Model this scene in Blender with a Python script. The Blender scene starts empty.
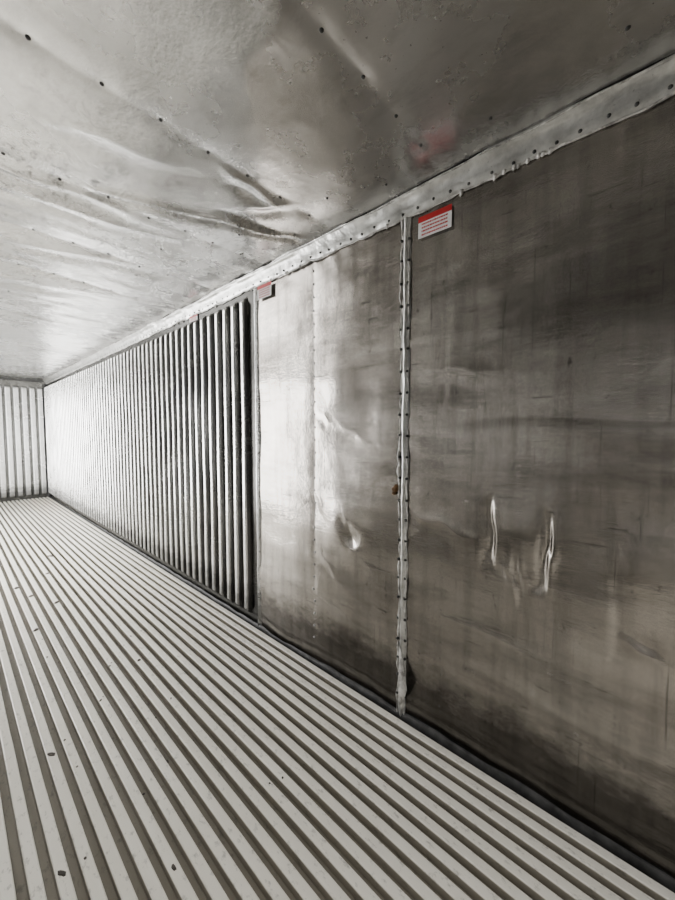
import bpy, math, random
import numpy as np
from mathutils import Vector
random.seed(4)
rng = np.random.default_rng(7)
D, L, H = 1.47, -0.82, 2.48
CH = 1.41          # eye height
Y0, Y1 = -2.0, 9.6
YC = 2.08          # corrugation starts
OA, OB = 3.9, 8.3  # opening added in the unseen left wall to let light in
RB, RT = 2.31, 2.355
col = bpy.context.scene.collection

# ---------------------------------------------------------------- helpers
_tab = rng.random((256, 256))
def vnoise(u, v, off=0):
    u = np.asarray(u, float) + off * 17.3 + 1000; v = np.asarray(v, float) + off * 9.7 + 1000
    iu = np.floor(u).astype(int); iv = np.floor(v).astype(int)
    fu = u - iu; fv = v - iv
    fu = fu * fu * fu * (fu * (fu * 6 - 15) + 10); fv = fv * fv * fv * (fv * (fv * 6 - 15) + 10)
    g = lambda a, b: _tab[a % 256, b % 256]
    return ((g(iu, iv) * (1 - fu) + g(iu + 1, iv) * fu) * (1 - fv) + (g(iu, iv + 1) * (1 - fu) + g(iu + 1, iv + 1) * fu) * fv) * 2 - 1
def sstep(a, b, x):
    t = np.clip((x - a) / (b - a), 0, 1); return t * t * (3 - 2 * t)
def gauss(u, v, u0, v0, su, sv, amp, ang=0):
    c, s = math.cos(ang), math.sin(ang)
    a = (u - u0) * c + (v - v0) * s; b = -(u - u0) * s + (v - v0) * c
    return amp * np.exp(-(a / su) ** 2 - (b / sv) ** 2)
def crease(u, v, p0, p1, w, amp, side=0.0):
    """fold line: sharp ridge with tapered ends; side adds a soft hollow on one side"""
    du, dv = p1[0] - p0[0], p1[1] - p0[1]; ln = math.hypot(du, dv); du /= ln; dv /= ln
    t = ((u - p0[0]) * du + (v - p0[1]) * dv) / ln
    n = -(u - p0[0]) * dv + (v - p0[1]) * du
    n = n + 0.4 * w * np.sin(t * 9 + p0[0] * 20)
    tc = np.clip(t, 0, 1)
    end = np.maximum(np.abs(t - tc) * ln, 0)
    tap = np.exp(-(end / (2 * w)) ** 2) * (0.35 + 0.65 * np.sin(np.pi * tc))
    r = amp * np.exp(-np.sqrt((n / w) ** 2 + 0.02)) * tap
    if side:
        sg = 1 if side > 0 else -1
        r -= abs(side) * amp * np.exp(-((n - sg * 2.4 * w) / (2.0 * w)) ** 2) * tap
    return r

def mesh_obj(name, verts, faces, mats, smooth=True, parent=None, mi=None):
    me = bpy.data.meshes.new(name)
    me.from_pydata([tuple(map(float, v)) for v in verts], [], faces)
    me.update()
    if smooth: me.polygons.foreach_set('use_smooth', [True] * len(me.polygons))
    for m in (mats if isinstance(mats, list) else [mats]): me.materials.append(m)
    if mi is not None: me.polygons.foreach_set('material_index', mi)
    ob = bpy.data.objects.new(name, me); col.objects.link(ob)
    if parent: ob.parent = parent
    return ob
def grid_obj(name, P, mat, flip=False, drop=None, mat2=None, sel=None):
    n, m = P.shape[:2]
    me = bpy.data.meshes.new(name)
    i, j = np.meshgrid(np.arange(n - 1), np.arange(m - 1), indexing='ij')
    a = i * m + j; q = np.stack([a, a + m, a + m + 1, a + 1], -1)
    if drop is not None: q = q[~drop(P[:-1, :-1], P[1:, 1:])]
    q = q.reshape(-1, 4)
    if flip: q = q[:, ::-1]
    me.vertices.add(n * m); me.vertices.foreach_set('co', P.reshape(-1).astype(np.float32))
    me.loops.add(q.size); me.loops.foreach_set('vertex_index', q.reshape(-1).astype(np.int32))
    me.polygons.add(len(q)); me.polygons.foreach_set('loop_start', (np.arange(len(q)) * 4).astype(np.int32))
    me.update(calc_edges=True)
    me.polygons.foreach_set('use_smooth', [True] * len(me.polygons))
    me.materials.append(mat)
    if mat2 is not None:
        me.materials.append(mat2)
        me.polygons.foreach_set('material_index', sel(P[:-1, :-1]).reshape(-1).astype(np.int32))
    ob = bpy.data.objects.new(name, me); col.objects.link(ob); return ob

class NT:
    def __init__(s, name):
        s.m = bpy.data.materials.new(name); s.m.use_nodes = True
        s.t = s.m.node_tree; s.b = s.t.nodes['Principled BSDF']
        s.co = s.t.nodes.new('ShaderNodeTexCoord').outputs['Object']
    def link(s, a, b): s.t.links.new(a, b)
    def noise(s, scale, detail=4, rough=0.55, stretch=(1, 1, 1), dist=0):
        mp = s.t.nodes.new('ShaderNodeMapping'); mp.inputs['Scale'].default_value = stretch
        s.link(s.co, mp.inputs[0])
        n = s.t.nodes.new('ShaderNodeTexNoise'); n.inputs['Scale'].default_value = scale
        n.inputs['Detail'].default_value = detail; n.inputs['Roughness'].default_value = rough
        n.inputs['Distortion'].default_value = dist
        s.link(mp.outputs[0], n.inputs['Vector']); return n.outputs['Fac']
    def ramp(s, fac, stops):
        r = s.t.nodes.new('ShaderNodeValToRGB'); e = r.color_ramp.elements
        while len(e) < len(stops): e.new(0.5)
        for k, (p, c) in enumerate(stops):
            e[k].position = p; e[k].color = (c, c, c, 1) if isinstance(c, (int, float)) else (*c, 1)
        s.link(fac, r.inputs[0]); return r.outputs[0]
    def mix(s, a, b, fac, mode='MIX'):
        x = s.t.nodes.new('ShaderNodeMix'); x.data_type = 'RGBA'; x.blend_type = mode
        for val, k in ((fac, 0), (a, 6), (b, 7)):
            if hasattr(val, 'is_linked'): s.link(val, x.inputs[k])
            elif k == 0: x.inputs[0].default_value = val
            else: x.inputs[k].default_value = (*val, 1)
        return x.outputs[2]
    def math(s, op, a, b):
        x = s.t.nodes.new('ShaderNodeMath'); x.operation = op
        for val, k in ((a, 0), (b, 1)):
            if hasattr(val, 'is_linked'): s.link(val, x.inputs[k])
            else: x.inputs[k].default_value = val
        return x.outputs[0]
    def bump(s, h, strength, dist=0.002):
        b = s.t.nodes.new('ShaderNodeBump'); b.inputs['Strength'].default_value = strength
        b.inputs['Distance'].default_value = dist; s.link(h, b.inputs['Height'])
        s.link(b.outputs[0], s.b.inputs['Normal'])
    def sep(s, ax='Z'):
        x = s.t.nodes.new('ShaderNodeSeparateXYZ'); s.link(s.co, x.inputs[0]); return x.outputs[ax]
    def set(s, **k):
        names = dict(color='Base Color', metal='Metallic', rough='Roughness')
        for a, v in k.items():
            i = s.b.inputs[names[a]]
            if hasattr(v, 'is_linked'): s.link(v, i)
            elif a == 'color': i.default_value = (*v, 1)
            else: i.default_value = v

# ---------------------------------------------------------------- materials
def steel(name, lo, hi, r0, r1, metal=0.97, brush=0.25, streaks=0.9, valley=None):
    n = NT(name)
    big = n.ramp(n.noise(1.7, 6, 0.62), [(0.3, lo), (0.72, hi)])
    streak = n.ramp(n.noise(5, 6, 0.65, (1, 0.4, 1.8)), [(0.32, 0.55), (0.55, 1.0)])
    c = n.mix(big, streak, streaks, 'MULTIPLY')
    c = n.mix(c, n.ramp(n.noise(7, 5, 0.6, (1, 3.0, 0.22)), [(0.35, 0.75), (0.55, 1.0)]), streaks, 'MULTIPLY')
    c = n.mix(c, n.ramp(n.noise(24, 4, 0.6, (1, 3.2, 0.08)), [(0.27, 0.45), (0.36, 1.0)]), streaks, 'MULTIPLY')
    spots = n.ramp(n.noise(30, 4, 0.65, (1, 1, 0.6)), [(0.27, 0.35), (0.36, 1.0)])
    c = n.mix(c, spots, 0.8, 'MULTIPLY')
    c = n.mix(c, n.ramp(n.noise(14, 5, 0.7, (1, 0.3, 3.0)), [(0.29, 0.25), (0.37, 1.0)]), streaks * .9, 'MULTIPLY')
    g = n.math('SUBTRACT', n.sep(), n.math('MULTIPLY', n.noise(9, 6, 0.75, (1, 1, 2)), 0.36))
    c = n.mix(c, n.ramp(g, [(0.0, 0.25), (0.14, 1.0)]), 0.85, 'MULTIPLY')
    if valley:      # shade painted into the troughs and flanks between ribs
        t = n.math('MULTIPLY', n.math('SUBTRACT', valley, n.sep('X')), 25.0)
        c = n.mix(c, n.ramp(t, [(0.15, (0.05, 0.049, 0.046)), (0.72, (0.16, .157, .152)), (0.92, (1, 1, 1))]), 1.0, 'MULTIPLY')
    n.set(color=c, metal=metal, rough=n.ramp(n.noise(3.1, 6, 0.7, (1, .6, 1.4)), [(0.3, r0), (0.7, r1)]))
    fine = n.noise(90, 3, 0.6, (1, 0.12, 1)); med = n.noise(9, 4, 0.6)
    n.bump(n.math('ADD', n.math('MULTIPLY', fine, brush), med), 0.35, 0.007)
    return n.m
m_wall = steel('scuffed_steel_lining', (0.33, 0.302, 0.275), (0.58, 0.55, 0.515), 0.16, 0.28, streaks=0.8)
m_rib = steel('corrugated_aluminium_lining', (0.70, 0.70, 0.69), (0.88, 0.88, 0.87), 0.20, 0.32, 0.9, streaks=0.4)
m_ribr = steel('shaded_corrugated_aluminium', (0.88, 0.88, 0.87), (0.96, 0.96, 0.95), 0.18, 0.30, 0.80, streaks=0.2, valley=D)  # base colour carries painted shade between the ribs
n = NT('corroded_steel_ceiling')
c = n.ramp(n.noise(1.3, 5, 0.6), [(0.3, (0.56, 0.555, 0.545)), (0.7, (0.82, 0.815, 0.805))])
mott = n.ramp(n.noise(34, 7, 0.78, (1, 0.7, 1), 0.3), [(0.38, 0.30), (0.5, 1.0)])
where = n.ramp(n.noise(1.6, 4, 0.65), [(0.40, 0.0), (0.58, 0.95)])
past = n.ramp(n.math('MULTIPLY', n.sep('Y'), 0.25), [(0.30, 0.05), (0.45, 1.0)])
c = n.mix(c, mott, n.math('MULTIPLY', where, past), 'MULTIPLY')
pit = n.ramp(n.noise(75, 3, 0.6), [(0.24, 0.3), (0.32, 1.0)])
c = n.mix(c, pit, 0.85, 'MULTIPLY')
c = n.mix(c, n.ramp(n.noise(9, 5, 0.7, (1, .4, 1)), [(0.32, 0.8), (0.5, 1.0)]), 0.8, 'MULTIPLY')
n.set(color=c, metal=0.95, rough=n.ramp(n.noise(2.3, 5, 0.7), [(0.3, 0.20), (0.7, 0.33)]))
n.bump(n.math('ADD', n.noise(5, 5, 0.6), n.math('MULTIPLY', n.noise(55, 4, 0.6), 0.10)), 0.4, 0.012)
m_ceil = n.m

n = NT('oxidised_aluminium_floor')
c = n.ramp(n.noise(4, 6, 0.65, (1, 0.25, 1)), [(0.3, (0.84, 0.81, 0.725)), (0.7, (0.95, 0.925, 0.85))])
c = n.mix(c, n.ramp(n.noise(45, 4, 0.7, (1, 0.5, 1)), [(0.30, 0.45), (0.44, 1.0)]), 0.75, 'MULTIPLY')
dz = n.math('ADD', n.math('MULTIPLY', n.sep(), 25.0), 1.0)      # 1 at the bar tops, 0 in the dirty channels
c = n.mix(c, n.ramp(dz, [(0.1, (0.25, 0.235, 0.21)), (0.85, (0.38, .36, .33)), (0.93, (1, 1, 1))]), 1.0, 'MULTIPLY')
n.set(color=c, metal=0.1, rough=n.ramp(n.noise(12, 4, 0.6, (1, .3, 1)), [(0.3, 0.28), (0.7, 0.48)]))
n.bump(n.noise(60, 4, 0.6, (1, 0.15, 1)), 0.25, 0.002)
m_floor = n.m

n = NT('galvanised_flashing')
c = n.ramp(n.noise(14, 5, 0.65), [(0.32, (0.42, 0.42, 0.41)), (0.62, (0.70, 0.70, 0.68))])
c = n.mix(c, n.ramp(n.noise(70, 3, 0.6), [(0.25, 0.3), (0.34, 1.0)]), 0.6, 'MULTIPLY')
n.set(color=c, metal=0.75, rough=0.30); n.bump(n.noise(16, 4, 0.55), 0.55, 0.010)
m_trim = n.m
n = NT('old_sealant')
c = n.ramp(n.noise(22, 5, 0.7), [(0.35, (0.22, 0.21, 0.20)), (0.6, (0.74, 0.73, 0.70))])
n.set(color=c, metal=0.1, rough=0.35); n.bump(n.noise(60, 3, 0.6), 0.6, 0.005)
m_seal = n.m
n = NT('rivet_steel'); n.set(color=n.ramp(n.noise(30, 3), [(0.3, 0.16), (0.7, 0.4)]), metal=0.9, rough=0.25); m_rivet = n.m
n = NT('dark_screw_steel'); n.set(color=n.ramp(n.noise(30, 3), [(0.3, 0.02), (0.7, 0.08)]), metal=0.6, rough=0.4); m_screw = n.m
n = NT('grimy_dark_gasket'); n.set(color=n.ramp(n.noise(20, 4), [(0.3, 0.015), (0.7, 0.06)]), metal=0.1, rough=0.6); m_dark = n.m
n = NT('rust'); n.set(color=n.ramp(n.noise(60, 4), [(0.3, (0.06, 0.03, 0.014)), (0.7, (0.24, 0.13, 0.05))]), metal=0.1, rough=0.8); m_rust = n.m
n = NT('label_white_vinyl'); n.set(color=n.ramp(n.noise(25, 4), [(0.3, 0.76), (0.7, 0.88)]), metal=0, rough=0.45); m_white = n.m
n = NT('label_red_vinyl'); n.set(color=n.ramp(n.noise(25, 4), [(0.3, (0.38, 0.010, 0.014)), (0.7, (0.50, 0.016, 0.018))]), metal=0, rough=0.45); m_red = n.m
n = NT('debris_bits'); n.set(color=n.ramp(n.noise(8, 3), [(0.3, (0.03, 0.027, 0.024)), (0.7, (0.14, 0.12, 0.1))]), metal=0, rough=0.8); m_debris = n.m
n = NT('asphalt'); n.set(color=n.ramp(n.noise(12, 6), [(0.3, 0.12), (0.7, 0.24)]), metal=0, rough=0.9); m_asph = n.m

# ---------------------------------------------------------------- right wall
PITCH = 0.116
def rib(y):
    t = ((y - YC - 0.045) / PITCH) % 1.0
    a = np.abs(t - 0.5) * PITCH
    return 1 - sstep(0.015, 0.030, a)
nr = int((Y1 - YC) / PITCH)
ys = list(np.arange(Y0, YC, 0.011))
for k in range(nr + 1):
    base = YC + 0.045 + k * PITCH
    for f in (0.0, 0.16, 0.24, 0.29, 0.33, 0.37, 0.42, 0.5, 0.58, 0.63, 0.67, 0.71, 0.76, 0.84):
        y = base + f * PITCH
        if y < Y1: ys.append(y)
ys = np.array(sorted(set([round(float(v), 5) for v in ys + [YC, YC + 0.03, Y1]])))
hs = np.array(sorted(set(np.round(np.concatenate([np.arange(-0.06, 2.51, 0.012), np.linspace(0.05, 0.12, 9), np.linspace(2.30, 2.36, 8)]), 4))))
Yg, Hg = np.meshgrid(ys, hs, indexing='ij')
smooth = 1 - sstep(YC - 0.05, YC + 0.02, Yg)
def wall_relief(Y, Z):
    Z = Z - 0.04
    r = 0.0055 * vnoise(Y * 1.6, Z * 1.3, 1) + 0.0042 * vnoise(Y * 3.7, Z * 2.6, 2) + 0.0014 * vnoise(Y * 9, Z * 5, 3)
    r += 0.0018 * vnoise(Y * 2.5, Z * 16, 4) * sstep(0.9, 0.2, Z) + 0.0014 * vnoise(Y * 3, Z * 11, 5)
    # crumpled dent and the bulge around it
    r += gauss(Y, Z, 1.205, 0.78, 0.045, 0.055, -0.016, 0.5) + gauss(Y, Z, 1.235, 0.82, 0.035, 0.06, -0.011, -0.4) + gauss(Y, Z, 1.22, 0.80, 0.14, 0.14, 0.013)
    r += crease(Y, Z, (1.25, 0.90), (1.24, 0.76), 0.016, 0.004, 0.6) + crease(Y, Z, (1.25, 0.73), (1.16, 0.71), 0.016, 0.004, -0.5)
    r += gauss(Y, Z, 1.30, 0.93, 0.10, 0.13, 0.006, 0.5)
    r += crease(Y, Z, (1.46, 1.48), (1.36, 1.42), 0.014, 0.006, 0.5) + gauss(Y, Z, 1.30, 1.62, 0.12, 0.18, 0.007)
    r += crease(Y, Z, (1.34, 1.44), (1.12, 1.32), 0.020, 0.003, 0.6)
    r += crease(Y, Z, (1.48, 1.00), (1.42, 0.88), 0.014, 0.004, 0.5)
    r += crease(Y, Z, (1.44, 0.62), (1.30, 0.52), 0.014, 0.005, 0.5)
    r += crease(Y, Z, (1.75, 0.42), (1.0, 0.30), 0.03, 0.008, 0.4)
    r += crease(Y, Z, (1.20, 0.66), (0.98, 0.64), 0.015, 0.006, 0.5)
    # near panel folds: torn-looking V-shaped creases
    r += crease(Y, Z, (0.452, 1.09), (0.440, 0.83), 0.010, 0.015, 0.9)
    r += crease(Y, Z, (0.470, 1.08), (0.462, 0.84), 0.010, -0.010)
    r += crease(Y, Z, (0.440, 0.84), (0.40, 0.81), 0.009, 0.004, 0.4)
    r += crease(Y, Z, (0.500, 0.95), (0.49, 0.79), 0.010, -0.009, 0.5)
    r += crease(Y, Z, (0.380, 0.90), (0.352, 0.69), 0.010, -0.013, 0.8)
    r += crease(Y, Z, (0.362, 0.90), (0.325, 0.72), 0.010, 0.009, -0.4)
    r += crease(Y, Z, (0.240, 1.06), (0.262, 0.77), 0.010, 0.016, 0.9)
    r += crease(Y, Z, (0.262, 1.04), (0.282, 0.77), 0.010, -0.010)
    r += crease(Y, Z, (0.268, 0.79), (0.32, 0.72), 0.010, 0.005, 0.4)
    r += gauss(Y, Z, 0.34, 0.98, 0.10, 0.10, 0.010) + gauss(Y, Z, 0.02, 0.92, 0.10, 0.12, 0.014) 
    r += crease(Y, Z, (0.07, 1.00), (0.06, 0.62), 0.010, -0.006, 0.6)
    r += crease(Y, Z, (0.03, 0.70), (-0.06, 0.66), 0.010, -0.009, 0.6)
    r += crease(Y, Z, (0.60, 1.42), (-0.4, 1.41), 0.022, -0.005, 0.6)
    r += crease(Y, Z, (0.80, 1.66), (0.45, 1.60), 0.03, 0.008, 0.5)
    r += crease(Y, Z, (0.80, 0.98), (0.55, 0.92), 0.03, 0.010, 0.5)
    r += crease(Y, Z, (0.80, 0.55), (0.10, 0.47), 0.03, 0.008, 0.5)
    r += crease(Y, Z, (0.60, 0.36), (-0.2, 0.30), 0.02, 0.007, 0.5)
    for yy in (0.68, -0.37, 1.50):
        r += -0.002 * np.exp(-np.abs(Y - yy) / 0.02)
    return r
R = wall_relief(Yg, Hg) * smooth
R *= 1 - 0.8 * np.exp(-((Yg - 0.88) / 0.05) ** 2)
endf = sstep(0.055, 0.105, Hg) * (1 - sstep(RB, RT, Hg))
wob = 1 + 0.05 * vnoise(Yg * 8, Hg * 2.2, 8)
R += (Yg > YC + 0.045) * rib(Yg + 0.0035 * vnoise(Yg * 3, Hg * 2.0, 6)) * endf * 0.039 * wob + (1 - smooth) * (0.004 + 0.0012 * vnoise(Yg * 2, Hg * 3, 9))
P = np.stack([D - R, Yg, Hg], -1)
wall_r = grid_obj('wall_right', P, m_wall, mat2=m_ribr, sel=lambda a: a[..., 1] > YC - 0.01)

# left wall: corrugated, with a long opening added for the light
ysl = []
y = Y0
while y < Y1:
    for f in (0, 0.2, 0.3, 0.38, 0.5, 0.62, 0.7, 0.8): ysl.append(y + f * PITCH)
    y += PITCH
ysl = np.array([v for v in ysl if v < Y1] + [Y1]); hl = np.array([-0.06, 0.05, 0.07, 0.09, 0.11, 0.6, 1.2, 1.8, 2.27, 2.29, 2.31, 2.33, 2.50])
Yl, Hl = np.meshgrid(ysl, hl, indexing='ij')
tl = np.abs(((Yl - Y0) / PITCH) % 1 - 0.5) * PITCH
Rl = (1 - sstep(0.014, 0.032, tl)) * sstep(0.05, 0.11, Hl) * (1 - sstep(2.27, 2.33, Hl)) * 0.027
grid_obj('wall_left', np.stack([L + Rl, Yl, Hl], -1), m_rib, True,
         drop=lambda a, b: (a[..., 1] > OA) & (b[..., 1] < OB) & (a[..., 2] > 0.04) & (b[..., 2] < 2.40))

# end wall
xs = np.arange(L, D + 0.001, 0.0075); hb = np.array(sorted(set(list(np.linspace(-0.06, 0.04, 3)) + list(np.linspace(0.05, 0.11, 7)) + list(np.linspace(0.2, 2.2, 12)) + list(np.linspace(2.27, 2.33, 7)) + [2.50])))
Xg, Hg2 = np.meshgrid(xs, hb, indexing='ij')
tb = np.abs(((Xg - L) / 0.125) % 1 - 0.5) * 0.125
Rb = (1 - sstep(0.034, 0.050, tb)) * sstep(0.05, 0.11, Hg2) * (1 - sstep(2.27, 2.33, Hg2)) * 0.06
m_back = steel('rib_shaded_end_lining', (0.84, 0.84, 0.83), (0.94, 0.94, 0.93), 0.2, 0.3, 0.6, streaks=0.3)
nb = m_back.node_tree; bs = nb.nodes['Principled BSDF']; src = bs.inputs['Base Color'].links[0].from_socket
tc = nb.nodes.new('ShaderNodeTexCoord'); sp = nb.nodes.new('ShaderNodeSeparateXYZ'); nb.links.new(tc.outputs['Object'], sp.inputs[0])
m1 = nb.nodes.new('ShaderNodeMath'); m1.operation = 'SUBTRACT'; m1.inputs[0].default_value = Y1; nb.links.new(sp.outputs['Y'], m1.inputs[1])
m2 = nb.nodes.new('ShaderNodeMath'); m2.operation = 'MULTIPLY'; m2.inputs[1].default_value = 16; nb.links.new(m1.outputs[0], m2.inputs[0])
rp = nb.nodes.new('ShaderNodeValToRGB'); rp.color_ramp.elements[0].position = 0.05; rp.color_ramp.elements[0].color = (.22, .22, .21, 1); rp.color_ramp.elements[1].position = 0.7  # troughs between end ribs painted darker as shade
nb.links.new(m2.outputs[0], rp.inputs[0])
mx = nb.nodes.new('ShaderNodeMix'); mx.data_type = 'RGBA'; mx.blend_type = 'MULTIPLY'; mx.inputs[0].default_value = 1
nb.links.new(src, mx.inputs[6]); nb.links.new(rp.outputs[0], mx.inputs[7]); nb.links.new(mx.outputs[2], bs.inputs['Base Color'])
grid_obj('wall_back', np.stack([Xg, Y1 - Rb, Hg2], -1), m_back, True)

# ---------------------------------------------------------------- ceiling
yc = np.concatenate([np.arange(Y0, 3.2, 0.0125), np.arange(3.2, Y1 + 0.02, 0.03)])
xc = np.arange(L - 0.02, D + 0.03, 0.0125)
Xc, Yc = np.meshgrid(xc, yc, indexing='ij')
def ceil_relief(X, Y):
    r = 0.010 * vnoise(X * 1.5, Y * 1.2, 21) + 0.006 * vnoise(X * 3.1, Y * 2.4, 22) + 0.0022 * vnoise(X * 7, Y * 7, 23)
    r += 0.004 * vnoise(X * 2.5, Y * 12, 25) * sstep(1.4, 2.4, Y)
    r += crease(X, Y, (0.50, 1.88), (0.95, 1.68), 0.016, 0.024, 0.6)
    r += crease(X, Y, (0.92, 1.69), (1.42, 1.48), 0.018, 0.028, 0.6)
    r += crease(X, Y, (0.95, 1.60), (1.30, 1.54), 0.018, -0.016, 0.5)
    r += crease(X, Y, (0.82, 1.34), (1.12, 1.36), 0.022, 0.012, 0.6)
    r += crease(X, Y, (1.00, 1.50), (1.15, 1.30), 0.020, 0.012, 0.6)
    r += crease(X, Y, (0.20, 1.60), (0.70, 1.45), 0.035, 0.007, 0.5)
    r += crease(X, Y, (0.05, 2.02), (0.6, 1.95), 0.020, 0.014, 0.6)
    r += crease(X, Y, (-0.1, 2.2), (0.9, 2.05), 0.022, 0.012, 0.6)
    r += crease(X, Y, (0.1, 2.8), (1.2, 2.45), 0.03, 0.012, 0.6)
    r += crease(X, Y, (0.0, 3.5), (1.2, 3.2), 0.04, 0.012, 0.6)
    r += crease(X, Y, (0.52, 0.60), (0.70, 1.02), 0.08, 0.010, -0.4)
    r += gauss(X, Y, 0.40, 1.05, 0.28, 0.25, -0.010) + gauss(X, Y, 1.15, 0.6, 0.25, 0.3, -0.010)
    for k in range(-5, 14):
        yy = 1.31 + 0.61 * k
        r += -0.005 * np.exp(-np.abs(Y - yy) / 0.05)
        for j in range(13):      # each screw dimples the sheet
            r += -0.0026 * np.exp(-((X - (-0.70 + 0.178 * j)) ** 2 + (Y - yy) ** 2) / 0.03 ** 2) if -1 <= k <= 3 else 0
    return r
Rc = ceil_relief(Xc, Yc) * sstep(D, D - 0.10, Xc)
grid_obj('ceiling', np.stack([Xc, Yc, H + 0.006 - Rc], -1), m_ceil)

# ---------------------------------------------------------------- floor (T-bar extrusion)
FP = 0.061; bw = 0.035; dep = 0.036
prof = []
x = L + 0.02
while x + bw < D - 0.025:
    prof += [(x + 0.001, -dep), (x, -0.006), (x + 0.0012, -0.0015), (x + 0.004, 0.0), (x + bw - 0.004, 0.0), (x + bw - 0.0012, -0.0015), (x + bw, -0.006), (x + bw - 0.001, -dep)]
    x += FP
prof = [(L - 0.01, -dep)] + prof + [(D + 0.02, -dep)]
yf = np.concatenate([np.arange(Y0, 4, 0.1), np.arange(4, Y1 + 0.2, 0.4)])
pr = np.array(prof)
Pf = np.zeros((len(pr), len(yf), 3))
for j, yy in enumerate(yf):
    w = 0.0012 * vnoise(pr[:, 0] * 3, np.full(len(pr), yy * 1.2), 31)
    Pf[:, j, 0] = pr[:, 0] + w; Pf[:, j, 1] = yy
    Pf[:, j, 2] = pr[:, 1] + (pr[:, 1] > -0.02) * 0.001 * vnoise(pr[:, 0] * 9, np.full(len(pr), yy * 2), 32)
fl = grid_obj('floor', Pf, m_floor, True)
fl.data.polygons.foreach_set('use_smooth', [False] * len(fl.data.polygons))

# grimy gasket in the gutter along the wall foot
gy = np.arange(Y0, Y1, 0.03)
prof_g = [(D - 0.016, -0.034), (D - 0.015, -0.015), (D - 0.010, -0.004), (D - 0.006, 0.004), (D + 0.004, 0.008)]
Pg = np.array([[(px - 0.003 * float(vnoise(y * 7, k, 41)), y, pz + 0.008 * float(vnoise(y * 9, k * .3, 42)) * (k > 1)) for y in gy] for k, (px, pz) in enumerate(prof_g)])
grid_obj('baseboard_right', Pg, m_dark, True)

# ---------------------------------------------------------------- ceiling cove trim with sealant + rivets
ty = np.arange(Y0, Y1, 0.02)
cove = [(D - 0.042, H + 0.004, 0), (D - 0.040, H - 0.005, .2), (D - 0.030, H - 0.012, .5), (D - 0.018, H - 0.026, .5), (D - 0.012, H - 0.048, .5), (D - 0.009, H - 0.078, 1), (D + 0.004, H - 0.082, 1)]
Pt = []
for k, (px, pz, e) in enumerate(cove):
    row = []
    for y in ty:
        rag = (0.007 * float(vnoise(y * 9, 3, 51)) + 0.005 * float(vnoise(y * 28, 5, 52))) * (e == 1)
        rag2 = 0.006 * float(vnoise(y * 6, 8, 53)) * (k < 2)
        lump = 0.004 * float(vnoise(y * 10, k, 54))
        row.append((px + rag2 - lump * (e > 0), y, pz + rag - lump))
    Pt.append(row)
trim = grid_obj('trim_1', np.array(Pt), m_trim, True)

def tube(path, radii, seg=8):
    V, F = [], []
    n = len(path)
    for i, p in enumerate(path):
        a = Vector(path[max(i - 1, 0)]); b = Vector(path[min(i + 1, n - 1)]); t = (b - a).normalized()
        u = t.orthogonal().normalized() if abs(t.x) > 0.9 else t.cross(Vector((1, 0, 0))).normalized(); v = t.cross(u)
        for s in range(seg):
            an = 2 * math.pi * s / seg; q = Vector(p) + (u * math.cos(an) + v * math.sin(an)) * radii[i]
            V.append(tuple(q))
    for i in range(n - 1):
        for s in range(seg):
            F.append((i * seg + s, i * seg + (s + 1) % seg, (i + 1) * seg + (s + 1) % seg, (i + 1) * seg + s))
    F.append(tuple(range(seg))[::-1]); F.append(tuple((n - 1) * seg + s for s in range(seg)))
    return V, F
def merge(parts):
    V, F = [], []
    for v, f in parts:
        o = len(V); V += list(v); F += [tuple(i + o for i in q) for q in f]
    return V, F
parts = []
yy = np.arange(Y0, Y1, 0.015)
parts.append(tube([(D - 0.009, y, H - 0.084 + 0.007 * float(vnoise(y * 9, 3, 51)) + .005 * float(vnoise(y * 28, 5, 52))) for y in yy], [0.004 + 0.0025 * float(vnoise(y * 22, 1, 61)) for y in yy], 6))
parts.append(tube([(D - 0.043 + 0.006 * float(vnoise(y * 6, 8, 53)), y, H - 0.003) for y in yy], [0.0035 + 0.002 * float(vnoise(y * 22, 1, 62)) for y in yy], 6))
for k in range(24):
    y = random.uniform(-0.2, 3.6) if k > 6 else random.uniform(0.28, 0.5)
    ln = random.uniform(0.006, 0.018)
    parts.append(tube([(D - 0.009, y, H - 0.078), (D - 0.009, y + 0.003, H - 0.082 - ln * .6), (D - 0.007, y + .008, H - 0.082 - ln)], [0.009, 0.007, 0.002], 6))
V, F = merge(parts); mesh_obj('sealant_bead', V, F, m_seal, parent=trim)

def dome(c, nrm, r, h):
    nrm = Vector(nrm).normalized(); u = nrm.orthogonal().normalized(); v = nrm.cross(u); c = Vector(c)
    V, F = [], []; S = 10
    for (rr, hh) in ((1.0, -0.3), (1.0, 0.15), (0.8, 0.65), (0.45, 0.92)):
        for s in range(S):
            a = 2 * math.pi * s / S; V.append(tuple(c + (u * math.cos(a) + v * math.sin(a)) * r * rr + nrm * h * hh))
    V.append(tuple(c + nrm * h)); 
    for k in range(3):
        for s in range(S): F.append((k * S + s, k * S + (s + 1) % S, (k + 1) * S + (s + 1) % S, (k + 1) * S + s))
    for s in range(S): F.append((3 * S + s, 3 * S + (s + 1) % S, 4 * S))
    return V, F
parts = []
y = Y0 + 0.05
while y < Y1:
    parts.append(dome((D - 0.0115, y, H - 0.064 + random.uniform(-.004, .004)), (-1, 0, -.2), 0.0062, 0.006))
    y += 0.078 + random.uniform(-.012, .012)
V, F = merge(parts); mesh_obj('rivets', V, F, m_screw, parent=trim)

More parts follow.
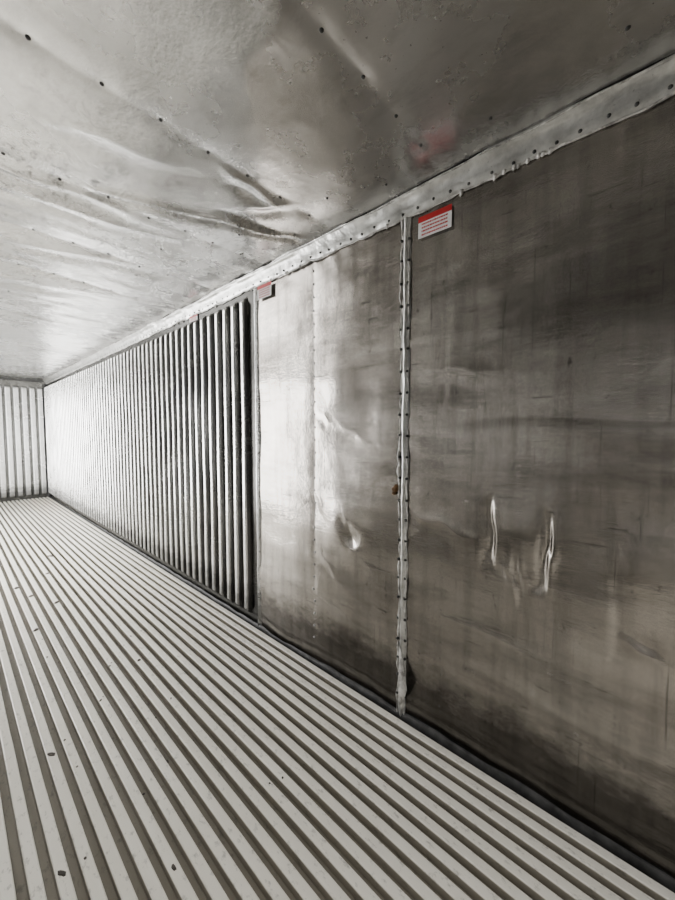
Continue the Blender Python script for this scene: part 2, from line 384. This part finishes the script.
# ---------------------------------------------------------------- panel joint flashing
JY = 0.877
hz = np.arange(-0.03, 2.40, 0.012)
pj = []
for k, (dy, dx) in enumerate([(-0.022, 0.004), (-0.020, -0.003), (-0.011, -0.006), (-0.008, -0.010), (0.0, -0.012), (0.008, -0.010), (0.011, -0.006), (0.020, -0.003), (0.022, 0.004)]):
    row = []
    for z in hz:
        e = 0.004 * float(vnoise(z * 9, k // 4, 71)) + .003 * float(vnoise(z * 31, k // 4, 72))
        row.append((D - 0.003 + dx + 0.002 * float(vnoise(z * 14, k, 73)), JY + dy + e, z))
    pj.append(row)
joint = grid_obj('trim_2', np.array(pj), m_trim, True)
parts = []
zz = np.arange(-0.02, 2.40, 0.010)
parts.append(tube([(D - 0.009 + 0.001 * float(vnoise(z * 17, 4, 81)), JY + 0.019 + 0.006 * float(vnoise(z * 7, 2, 82)) + .003 * float(vnoise(z * 30, 2, 89)), z) for z in zz], [0.0040 + 0.004 * float(vnoise(z * 24, 0, 83)) for z in zz], 6))
parts.append(tube([(D - 0.008 + 0.001 * float(vnoise(z * 17, 4, 86)), JY - 0.019 + 0.004 * float(vnoise(z * 8, 2, 87)) + .003 * float(vnoise(z * 30, 2, 90)), z) for z in zz], [0.0030 + 0.003 * float(vnoise(z * 24, 0, 88)) for z in zz], 6))
for z0, z1, off, rr in ((1.06, 1.36, 0.022, 0.012), (1.95, 2.2, -0.018, 0.007), (0.55, 0.8, -0.016, 0.006), (0.12, 0.34, 0.0, 0.010)):
    zs = np.arange(z0, z1, 0.012)
    parts.append(tube([(D - 0.010, JY + off + 0.007 * float(vnoise(z * 16, 4, 84)), z) for z in zs], [max(0.002, rr * math.sin(math.pi * (z - z0 + .006) / (z1 - z0 + .01)) * (0.75 + 0.5 * float(vnoise(z * 26, 0, 85)))) for z in zs], 7))
V, F = merge(parts); mesh_obj('sealant_bead', V, F, m_seal, parent=joint)
parts = []
z = 0.10
while z < 2.36:
    parts.append(dome((D - 0.009, JY - 0.017 + random.uniform(-.002, .002), z), (-1, 0, 0), 0.0070, 0.008))
    parts.append(dome((D - 0.009, JY + 0.021 + random.uniform(-.002, .002), z + random.uniform(-.004, .004)), (-1, 0, 0), 0.0080, 0.010))
    z += 0.098 + random.uniform(-.008, .008)
V, F = merge(parts); mesh_obj('rivets', V, F, m_screw, parent=joint)
fv, ff = [], []
A = [(0.35, 0.0, 0.006), (0.31, 0.012, 0.012), (0.27, 0.022, 0.022), (0.22, 0.040, 0.040), (0.18, 0.052, 0.055), (0.14, 0.040, 0.045), (0.09, 0.018, 0.028), (0.06, 0.0, 0.012)]
for (z, w, o) in A:
    fv += [(D - 0.012, JY + 0.012, z), (D - 0.016 - o * .6, JY + 0.006 - w * .3, z + .004), (D - 0.016 - o * .5, JY + 0.000 - w * 1.0, z - 0.01)]
for i in range(len(A) - 1):
    for j in range(2): ff.append((i * 3 + j, i * 3 + j + 1, i * 3 + j + 4, i * 3 + j + 3))
flap = mesh_obj('torn_flap', fv, ff, m_seal, parent=joint)
so = flap.modifiers.new('s', 'SOLIDIFY'); so.thickness = 0.0015
parts = [dome((D - 0.012, JY + 0.045, 1.125), (-1, 0, 0), 0.016, 0.014), dome((D - 0.014, JY + 0.035, 1.14), (-1, 0, 0), 0.012, 0.014), dome((D - 0.012, JY + 0.05, 1.105), (-1, 0, 0), 0.010, 0.01)]
V, F = merge(parts); mesh_obj('rust_blob', V, F, m_rust, parent=joint)

# edge strip where the corrugated lining starts
hz2 = np.arange(-0.03, 2.40, 0.02)
pe = [[(D + dx - 0.001 * float(vnoise(z * 9, k, 91)), 2.055 + dy + 0.002 * float(vnoise(z * 11, 1, 92)), z) for z in hz2] for k, (dy, dx) in enumerate([(-0.02, 0.004), (-0.018, -0.004), (0.0, -0.006), (0.010, -0.009), (0.016, -0.012), (0.020, -0.002)])]
edge = grid_obj('trim_3', np.array(pe), m_rib, True)

# wall rivet rows
def wall_x(y, z):
    return D - float(wall_relief(np.array([y]), np.array([z]))[0])
parts = []
for yy0 in (1.50, 0.68, -0.37):
    z = 0.14
    while z < 2.36:
        parts.append(dome((wall_x(yy0, z), yy0 + random.uniform(-.003, .003), z), (-1, 0, 0), 0.0075 if yy0 > 1 else 0.0035, 0.007 if yy0 > 1 else 0.002)); z += 0.076
for z in np.arange(0.15, 2.36, 0.1): parts.append(dome((D - 0.006, 2.05, z), (-1, 0, 0), 0.006, 0.005))
V, F = merge(parts); mesh_obj('wall_rivets', V, F, m_rivet, parent=wall_r)
parts = []
for k in range(-4, 14):
    yy0 = 1.31 + 0.61 * k
    x = -0.70
    while x < 1.3:
        px = x + random.uniform(-.008, .008); py = yy0 + random.uniform(-.008, .008)
        z = H + 0.006 - float(ceil_relief(np.array([px]), np.array([py]))[0])
        parts.append(dome((px, py, z), (0, 0, -1), 0.0068, 0.005)); x += 0.178
for (px, py) in ((1.22, 1.15), (1.33, 0.9), (1.12, 1.72), (1.26, 1.9), (1.2, 1.62), (0.9, 2.2), (1.3, 2.25), (1.3, 0.45)):
    z = H + 0.006 - float(ceil_relief(np.array([px]), np.array([py]))[0])
    parts.append(dome((px, py, z), (0, 0, -1), 0.006, 0.005))
V, F = merge(parts); mesh_obj('ceiling_screws', V, F, m_screw, parent=bpy.data.objects['ceiling'])

def box(a, b):
    (x0, y0, z0), (x1, y1, z1) = a, b
    V = [(x0, y0, z0), (x1, y0, z0), (x1, y1, z0), (x0, y1, z0), (x0, y0, z1), (x1, y0, z1), (x1, y1, z1), (x0, y1, z1)]
    return V, [(0, 3, 2, 1), (4, 5, 6, 7), (0, 1, 5, 4), (1, 2, 6, 5), (2, 3, 7, 6), (3, 0, 4, 7)]
V, F = merge([box((D - 0.05, Y1 - 0.075, 0.0), (D - 0.012, Y1 - 0.005, H - 0.09)), box((L + 0.03, Y1 - 0.045, H - 0.045), (D - 0.05, Y1 - 0.005, H - 0.012))])
t4 = mesh_obj('trim_4', V, F, m_dark, smooth=False)
bv = t4.modifiers.new('b', 'BEVEL'); bv.width = 0.006
V, F = merge([box((L - 0.06, OA - 0.05, 0.0), (L + 0.03, OA + 0.05, 2.33)), box((L - 0.06, OB - 0.05, 0.0), (L + 0.03, OB + 0.05, 2.33)), box((L - 0.06, OA - 0.05, 2.27), (L + 0.03, OB + 0.05, 2.33))])
t5 = mesh_obj('trim_5', V, F, m_trim, smooth=False)  # frame around the added side opening

# ---------------------------------------------------------------- warning labels
def label(y_far, y_near, z0, z1, off):
    ob_x = D - off
    e = bpy.data.objects.new('warning_label', None); col.objects.link(e); e.location = (ob_x, (y_far + y_near) / 2, (z0 + z1) / 2)
    w = (y_far - y_near) / 2; h = (z1 - z0) / 2
    def plate(name, u0, u1, v0, v1, dx, mat):
        V, F = box((-dx - 0.0006, u0, v0), (-dx, u1, v1)); o = mesh_obj(name, V, F, mat, smooth=False); o.parent = e; return o
    plate('backing', -w, w, -h, h, 0, m_white)
    plate('header_band', -w, w, h * 0.46, h, 0.0007, m_red)
    rnd = random.Random(3)
    parts = []
    def line(v, hh, a, b, mn, mx):
        u = b
        while u > a:
            wd = rnd.uniform(mn, mx); parts.append(box((-0.0016, max(a, u - wd), v), (-0.0008, u, v + hh))); u -= wd + mn * .8
    for v in (0.18, -0.14, -0.46, -0.80):
        line(h * v, h * 0.13, -w * 0.78, w * 0.78, 0.003, 0.012)
    V, F = merge(parts); o = mesh_obj('printed_text', V, F, m_red, smooth=False); o.parent = e
    e.rotation_euler = (math.radians(0.8), 0, 0)
label(0.811, 0.655, 2.272, 2.365, 0.012)
label(2.02, 1.87, 2.295, 2.385, 0.018)
label(3.02, 2.88, 2.35, 2.395, 0.012)

# ---------------------------------------------------------------- debris on the floor
parts = []
def chunk(x, y, r, z=0.0):
    V, F = dome((x, y, z), (0, 0, 1), r, r * 0.5)
    c = Vector((x, y, z)); st = random.uniform(1, 2.4); an = random.uniform(-.6, .6)
    out = []
    for v in V:
        d = Vector(v) - c; d *= random.uniform(0.75, 1.25); d.y *= st
        out.append((c.x + d.x * math.cos(an) - d.y * math.sin(an), c.y + d.x * math.sin(an) + d.y * math.cos(an), max(z + d.z, z - .001)))
    return out, F
for k in range(240):
    x = random.uniform(L + .1, 1.35); y = random.uniform(-.2, 6.5)
    on_bar = ((x - L - 0.02) % FP) < bw
    parts.append(chunk(x, y, random.uniform(0.002, 0.005), 0.0 if on_bar else -dep))
for (x, y, r) in ((-0.05, 1.6, .007), (0.25, 1.9, .008), (0.1, 2.6, .012), (0.18, 1.35, .007), (0.35, 3.2, .014), (0.45, 3.9, .016), (0.6, 4.4, .015), (0.2, 4.6, .018), (0.4, 1.1, .006), (0.75, 2.3, .009), (0.55, 3.6, .014), (0.35, 4.2, .016), (0.7, 5.0, .018)):
    x = L + 0.02 + FP * round((x - L - .02) / FP) + bw / 2
    parts.append(chunk(x, y, r))
V, F = merge(parts); mesh_obj('floor_debris', V, F, m_debris, smooth=False)

V, F = [(-30, -40, -1.2), (30, -40, -1.2), (30, 40, -1.2), (-30, 40, -1.2)], [(0, 1, 2, 3)]
mesh_obj('ground', V, F, m_asph, smooth=False)

# ---------------------------------------------------------------- light
w = bpy.data.worlds.new('overcast_sky'); bpy.context.scene.world = w; w.use_nodes = True
w.node_tree.nodes['Background'].inputs[0].default_value = (0.95, 0.96, 1.0, 1)
w.node_tree.nodes['Background'].inputs[1].default_value = 0.2
def area(name, loc, rot, sx, sy, e, spread=180, c=(1, 1, 1)):
    l = bpy.data.lights.new(name, 'AREA'); l.shape = 'RECTANGLE'; l.size = sx; l.size_y = sy; l.energy = e; l.spread = math.radians(spread); l.color = c
    o = bpy.data.objects.new(name, l); col.objects.link(o); o.location = loc; o.rotation_euler = rot; return o
area('rear_floor_fill', (-0.1, -2.0, 2.0), (math.radians(40), 0, math.radians(10)), 1.3, 0.9, 26, 90, (1, .975, .93))  # fill light added at the rear end, tilted down to brighten the near floor
area('added_side_light', (L - 0.08, (OA + OB) / 2, 1.17), (0, math.radians(-90), 0), 2.2, OB - OA - 0.1, 450, 170, (1, .99, .97))  # area light added in the invented side opening, out of view

cam = bpy.data.cameras.new('camera'); cam.sensor_fit = 'HORIZONTAL'; cam.sensor_width = 36; cam.lens = 36 * 350 / 675; cam.clip_start = 0.02
co = bpy.data.objects.new('camera', cam); col.objects.link(co)
co.location = (0, 0, CH); co.rotation_euler = (math.radians(90 - 3.1), 0, math.radians(-48.3))
bpy.context.scene.camera = co
